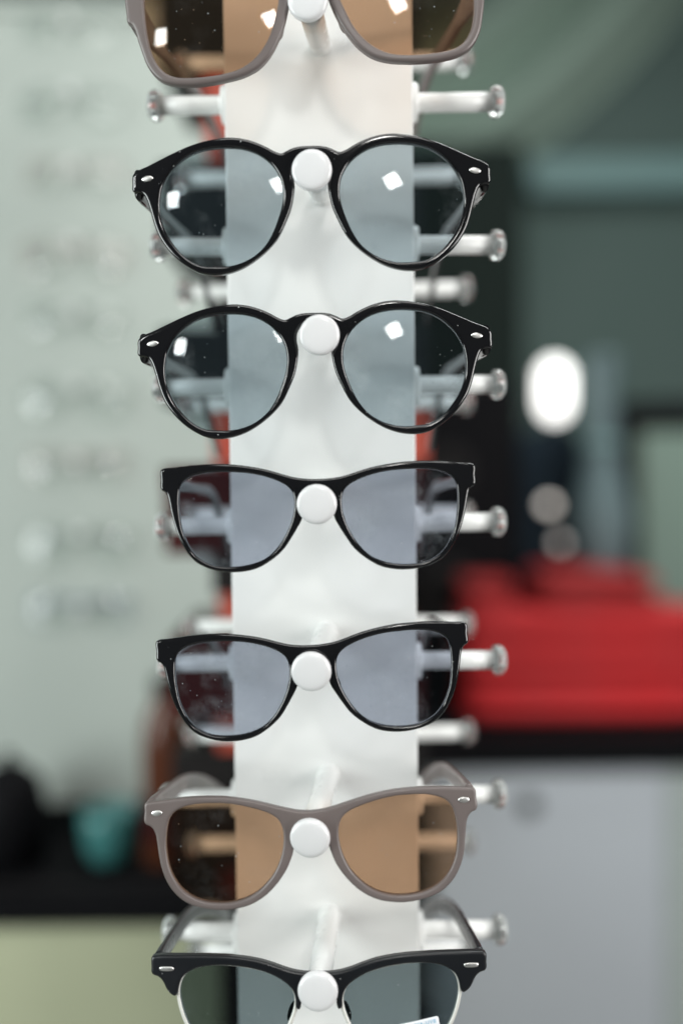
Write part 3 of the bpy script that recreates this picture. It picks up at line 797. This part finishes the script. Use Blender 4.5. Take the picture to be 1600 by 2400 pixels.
solid('top', rel(cb, (xl - 0.03, yc - 0.02, zc)), rel(cb, (xm + 0.58, yc + 0.62, zc + 0.032)), B['dark'], cb, 0.003)
pk = at(1240, 1888, dC)
lk = link('lock', lathe('lock', [(0.0, 0.017), (-0.004, 0.017), (-0.006, 0.012), (-0.004, 0.005)], 24), B['blackcard'], cb, rel(cb, (pk.x, yc - 0.0005, pk.z)))
tz = zc + 0.033

# red padded case/bag on the cabinet, built as a slumped soft block with a flap
def soft_block(name, w, d, h, top_fn, mat, par, n=40, puff=0.014):
    v = []; f = []; ring = []
    m_ = 14
    for j in range(m_ + 1):
        t_ = j / m_
        for k in range(n):
            a = 2 * math.pi * k / n; c, s = math.cos(a), math.sin(a)
            e = 2 / 5.0
            x = w * math.copysign(abs(c) ** e, c); y = d * math.copysign(abs(s) ** e, s)
            g = 1 - 0.06 * (1 - min(1, t_ * 8)) - 0.10 * max(0, (t_ - 0.85) / 0.15) ** 2
            z = top_fn(x / w) * t_ * h
            v.append((x * g, y * g + puff * math.sin(t_ * math.pi) * math.copysign(1, s) * abs(s) ** .4, z))
    for j in range(m_):
        for k in range(n):
            a = j * n + k; b = j * n + (k + 1) % n; f.append((a, b, b + n, a + n))
    f.append(tuple(range(n))[::-1])
    o0 = len(v); v.append((0, 0, top_fn(0) * h * 1.01))
    for k in range(n): f.append((m_ * n + k, m_ * n + (k + 1) % n, o0))
    return link(name, mesh(name, v, f), mat, par)
dR = dC + 0.18
pr2 = at((1085 + 1700) / 2, 1735, dR)
wid = (at(1700, 1500, dR).x - at(1085, 1500, dR).x) / 2
def cloth(x0, x1, y0, y1, mat, label, dy, top_fn, d=0.085):
    a, b = at(x0, y0, dR), at(x1, y1, dR)
    z0 = tz if y0 > 1700 else a.z
    o = thing('folded_cloth', label, 'cloth', ((a.x + b.x) / 2, pr2.y + 0.09 + dy, z0 + 0.0005), group='red cloths stacked on the cabinet')
    hh_ = b.z - z0 - 0.001
    soft_block('fold', (b.x - a.x) / 2, d, hh_ * 0.48, top_fn, mat, o, puff=0.006)
    up = soft_block('fold', (b.x - a.x) / 2 * 0.985, d * 0.97, hh_ * 0.5, top_fn, mat, o, puff=0.006); up.location.z = hh_ * 0.5
    return o
cloth(1085, 1700, 1735, 1590, B['red'], 'lowest and widest folded bright red cloth in the stack on the cabinet', 0, lambda u: 1.0)
cloth(1080, 1690, 1590, 1428, B['red2'], 'middle folded red cloth in the stack on the cabinet', 0.006, lambda u: 1.0 - 0.06 * max(0, u - 0.3))
cloth(1262, 1560, 1430, 1340, B['red3'], 'uppermost dark red folded cloth under the pale blue vase', 0.012, lambda u: 1.0 - 0.35 * max(0, u))
cloth(1088, 1212, 1430, 1365, B['red3'], 'small dark red folded cloth on the stack next to the column', 0.004, lambda u: 1.0, 0.06)
# dark low tray in front of the bag
ptray = at(1330, 1770, dC + 0.05)
tr_ = thing('tray', 'flat black tray in front of the red cloths', 'tray', (pr2.x, ptray.y, tz))
solid('base', (-wid - 0.02, -0.035, 0.0003), (wid + 0.02, 0.04, 0.010), B['dark'], tr_, 0.002)
solid('front_lip', (-wid - 0.02, -0.041, 0.0003), (wid + 0.02, -0.0355, 0.022), B['dark'], tr_, 0.001)

# black loudspeaker beside the column
sp_d = dC + 0.36
a, b = at(880, 900, sp_d), at(1215, 900, sp_d)
spk = thing('loudspeaker', 'black box loudspeaker standing on the cabinet right behind the column', 'loudspeaker', ((a.x + b.x) / 2, a.y, tz))
sw, shh = (b.x - a.x) / 2, a.z - tz
solid('body', (-sw, 0.0, 0.0005), (sw, 0.10, shh), B['dark'], spk, 0.006)
for zz, rr_ in ((0.30, 0.085), (0.72, 0.05)):
    link('cone', lathe('cone', [(0.0, rr_), (-0.004, rr_), (-0.006, rr_ * 0.92), (0.004, rr_ * 0.35), (-0.001, rr_ * 0.2), (-0.003, 0.002)], 36), B['blackcard'], spk, (0, -0.0005, shh * zz))

# things standing on the cabinet behind the cloths
dB = dC + 0.42
def foot(px, d): p = at(px, 1600, d); return (p.x, p.y, tz)
H = lambda py, d: at(1300, py, d).z - tz
# lamp with a bright tubular bulb
q = foot(1300, dB)
lp = thing('table_lamp', 'table lamp with a glaring white bulb right of the column', 'lamp', q)
h0 = H(985, dB); h1 = H(848, dB)
link('base', lathe('base', [(0, 0.05), (0.01, 0.05), (0.016, 0.03), (0.02, 0.008)], 36, 'Z'), B['dark'], lp)
link('stem', lathe('stem', [(0.0195, 0.006), (h0 - 0.02, 0.006), (h0 - 0.018, 0.012), (h0 - 0.001, 0.012)], 24, 'Z'), B['dark'], lp)
link('bulb', lathe('bulb', [(h0, 0.010), (h0 + 0.01, 0.024), (h0 + 0.03, 0.033), (h1 - 0.025, 0.033), (h1 - 0.006, 0.02), (h1, 0.004)], 24, 'Z'), B['bulb'], lp)
# two added glowing balls on stands, in place of blurred reflected highlights
for px, py, lab, st_, kk in ((1286, 1185, 'added dim glowing ball on a thin stand for a reflected highlight below the glaring lamp', 'dimglint', 1.0), (1312, 1275, 'added fainter glowing ball for a reflected highlight just above the red cloths', 'faintglint', 0.8)):
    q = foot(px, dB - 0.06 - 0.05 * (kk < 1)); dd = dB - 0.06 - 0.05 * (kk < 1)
    b_ = thing('added_glint', lab, 'lamp', q); hz = H(py, dd)
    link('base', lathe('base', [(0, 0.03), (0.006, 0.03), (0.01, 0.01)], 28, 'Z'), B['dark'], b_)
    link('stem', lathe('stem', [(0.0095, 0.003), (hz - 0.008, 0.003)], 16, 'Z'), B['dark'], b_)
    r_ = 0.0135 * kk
    link('bulb', lathe('bulb', [(hz - 0.0078, 0.004), (hz - 0.004, r_ * .85), (hz, r_), (hz + 0.006, r_ * .85), (hz + 0.012, r_ * .45), (hz + 0.0135, 0.001)], 20, 'Z'), B[st_], b_)  # added glowing ball in place of a reflected highlight
# navy cloth bag, pale blue vase, framed print
q = foot(1285, dB + 0.14); o = thing('navy_bag', 'dark navy cloth bag standing behind the lamp', 'bag', q)
soft_block('body', 0.075, 0.04, H(1000, dB + 0.14), lambda u: 1.0 - 0.04 * u * u, B['navy'], o)
link('handle', sweep('handle', [(40 * math.cos(a), 0, (H(1000, dB + 0.14)) * 990 + 70 * math.sin(a)) for a in np.linspace(math.pi, 0, 18)], [(8, 5)] * 18, 10, 2.5, side=(0, 1, 0)), B['navy'], o)
q = foot(1408, dB); hh = H(840, dB); hb = H(1210, dB)
lathe_thing('vase', 'slender pale blue vase with a round belly behind the red cloths', 'vase', q,
            [(0, 0.035), (0.01, 0.04), (hb - 0.07, 0.058), (hb, 0.066), (hb + 0.06, 0.05), (hb + 0.13, 0.034), (hh - 0.08, 0.030), (hh - 0.01, 0.038), (hh, 0.04), (hh - 0.002, 0.034), (hh - 0.05, 0.026)], B['paleblue'],
            [('neck_ring', [(hb + 0.15, 0.0335), (hb + 0.152, 0.037), (hb + 0.162, 0.037), (hb + 0.164, 0.0335)], B['shelf'])])
d_ = dB + 0.12
pf0, pf1 = at(1465, 1330, d_), at(1760, 930, d_)
fr_ = thing('picture_frame', 'dark framed pale green print leaning at the right edge', 'picture frame', ((pf0.x + pf1.x) / 2, pf0.y, tz), (RAD(-6), 0, 0))
w_, h_ = (pf1.x - pf0.x) / 2, pf1.z - tz
solid('print', (-w_ + 0.05, 0.002, 0.06), (w_ - 0.05, 0.006, h_ - 0.07), B['sage'], fr_, 0)
solid('backing', (-w_ + 0.003, 0.0065, 0.003), (w_ - 0.003, 0.012, h_ - 0.003), B['dark'], fr_, 0)
for lo, hi in (((-w_, -0.008, 0), (w_, 0.006, 0.0495)), ((-w_, -0.008, h_ - 0.06), (w_, 0.006, h_))): solid('frame_bar', lo, hi, B['dark'], fr_, 0.003)
for lo, hi in (((-w_, -0.008, 0.05), (-w_ + 0.045, 0.006, h_ - 0.0605)), ((w_ - 0.045, -0.008, 0.05), (w_, 0.006, h_ - 0.0605))): solid('frame_bar', lo, hi, B['dark'], fr_, 0.003)

# far right: dark wardrobe against the wall, shelf, draped curtain
dW = WY - 0.45 + 0.439
pa, pb = at(830, 340, dW), at(1222, 340, dW)
wz = pa.z
wd = thing('wardrobe', 'tall black wardrobe against the wall right behind the column', 'wardrobe', ((pa.x + pb.x) / 2, WY - 0.225, 0))
ww = (pb.x - pa.x) / 2
solid('carcass', (-ww, -0.20, 0.06), (ww, 0.22, wz), B['darkwood'], wd); solid('plinth', (-ww + 0.01, -0.18, 0), (ww - 0.01, 0.2, 0.0595), B['darkwood'], wd)
for s in (-1, 1):
    a, b_ = sorted((s * 0.003, s * (ww - 0.004)))
    dr = solid('door', (a, -0.225, 0.07), (b_, -0.2005, wz - 0.01), B['darkwood'], wd, 0.003)
    solid('handle', (s * 0.03 - 0.005, -0.25, 0.95), (s * 0.03 + 0.005, -0.2255, 1.15), B['steel'], dr, 0.003)
dS = WY - 0.12 + 0.439
p0, p1 = at(1240, 455, dS), at(1900, 372, dS)
sh = thing('wall_shelf', 'pale teal box shelf fixed along the wall at upper right', 'shelf', (p0.x, WY, p0.z))
solid('front_board', (0, -0.12, 0), (p1.x - p0.x, -0.10, p1.z - p0.z), B['shelf'], sh, 0.004); solid('bottom_board', (0, -0.0995, 0), (p1.x - p0.x, -0.001, 0.018), B['shelf'], sh, 0.002); solid('end_board', (0, -0.0995, 0.0185), (0.018, -0.001, p1.z - p0.z), B['shelf'], sh, 0.002)
# curtain swag: cloth strip swept from upper right down to the left, with folds across its width
def swag(name, path, width, folds, amp, mat, par, phase=0.0):
    P = catmull(path, 6)[: (len(path) - 1) * 6 + 1]; n = len(P); T = np.gradient(P, axis=0); T /= np.linalg.norm(T, axis=1)[:, None]
    m_ = 48; v = []; f = []
    for lay in (0, 1):
        for i in range(n):
            nr = np.array((-T[i][1], T[i][0])); w = width[0] + (width[1] - width[0]) * i / (n - 1)
            for j in range(m_ + 1):
                u = j / m_ - 0.5
                q = P[i] + nr * (u * w)
                y = -amp * (0.5 + 0.5 * math.cos(2 * math.pi * folds * u + phase)) - 0.02 * math.cos(u * math.pi)
                v.append((q[0], y + 0.006 * lay, q[1]))
    S = n * (m_ + 1)
    for i in range(n - 1):
        for j in range(m_):
            a = i * (m_ + 1) + j; t_ = (a, a + 1, a + m_ + 2, a + m_ + 1)
            f.append(t_); f.append(tuple(S + k for k in t_[::-1]))
    return link(name, mesh(name, v, f), mat, par)
dD = WY - 0.10 + 0.439
c0 = at(1350, 150, dD)
cw = thing('curtain', 'sage green curtain gathered in a diagonal swag at upper right', 'curtain', (c0.x, WY - 0.03, c0.z))
def cp(px, py):
    p = at(px, py, dD); return (p.x - c0.x, p.z - c0.z)
swag('drape', [cp(1750, -420), cp(1570, -130), cp(1420, 60), cp(1260, 215), cp(1090, 330), cp(900, 400)], (0.34, 0.26), 1.0, 0.12, B['curtain'], cw, 0.0)
swag('drape', [cp(1560, -500), cp(1430, -240), cp(1290, -50), cp(1150, 80), cp(1010, 170), cp(860, 220)], (0.30, 0.24), 1.0, 0.10, B['curtain'], cw, 0.3)
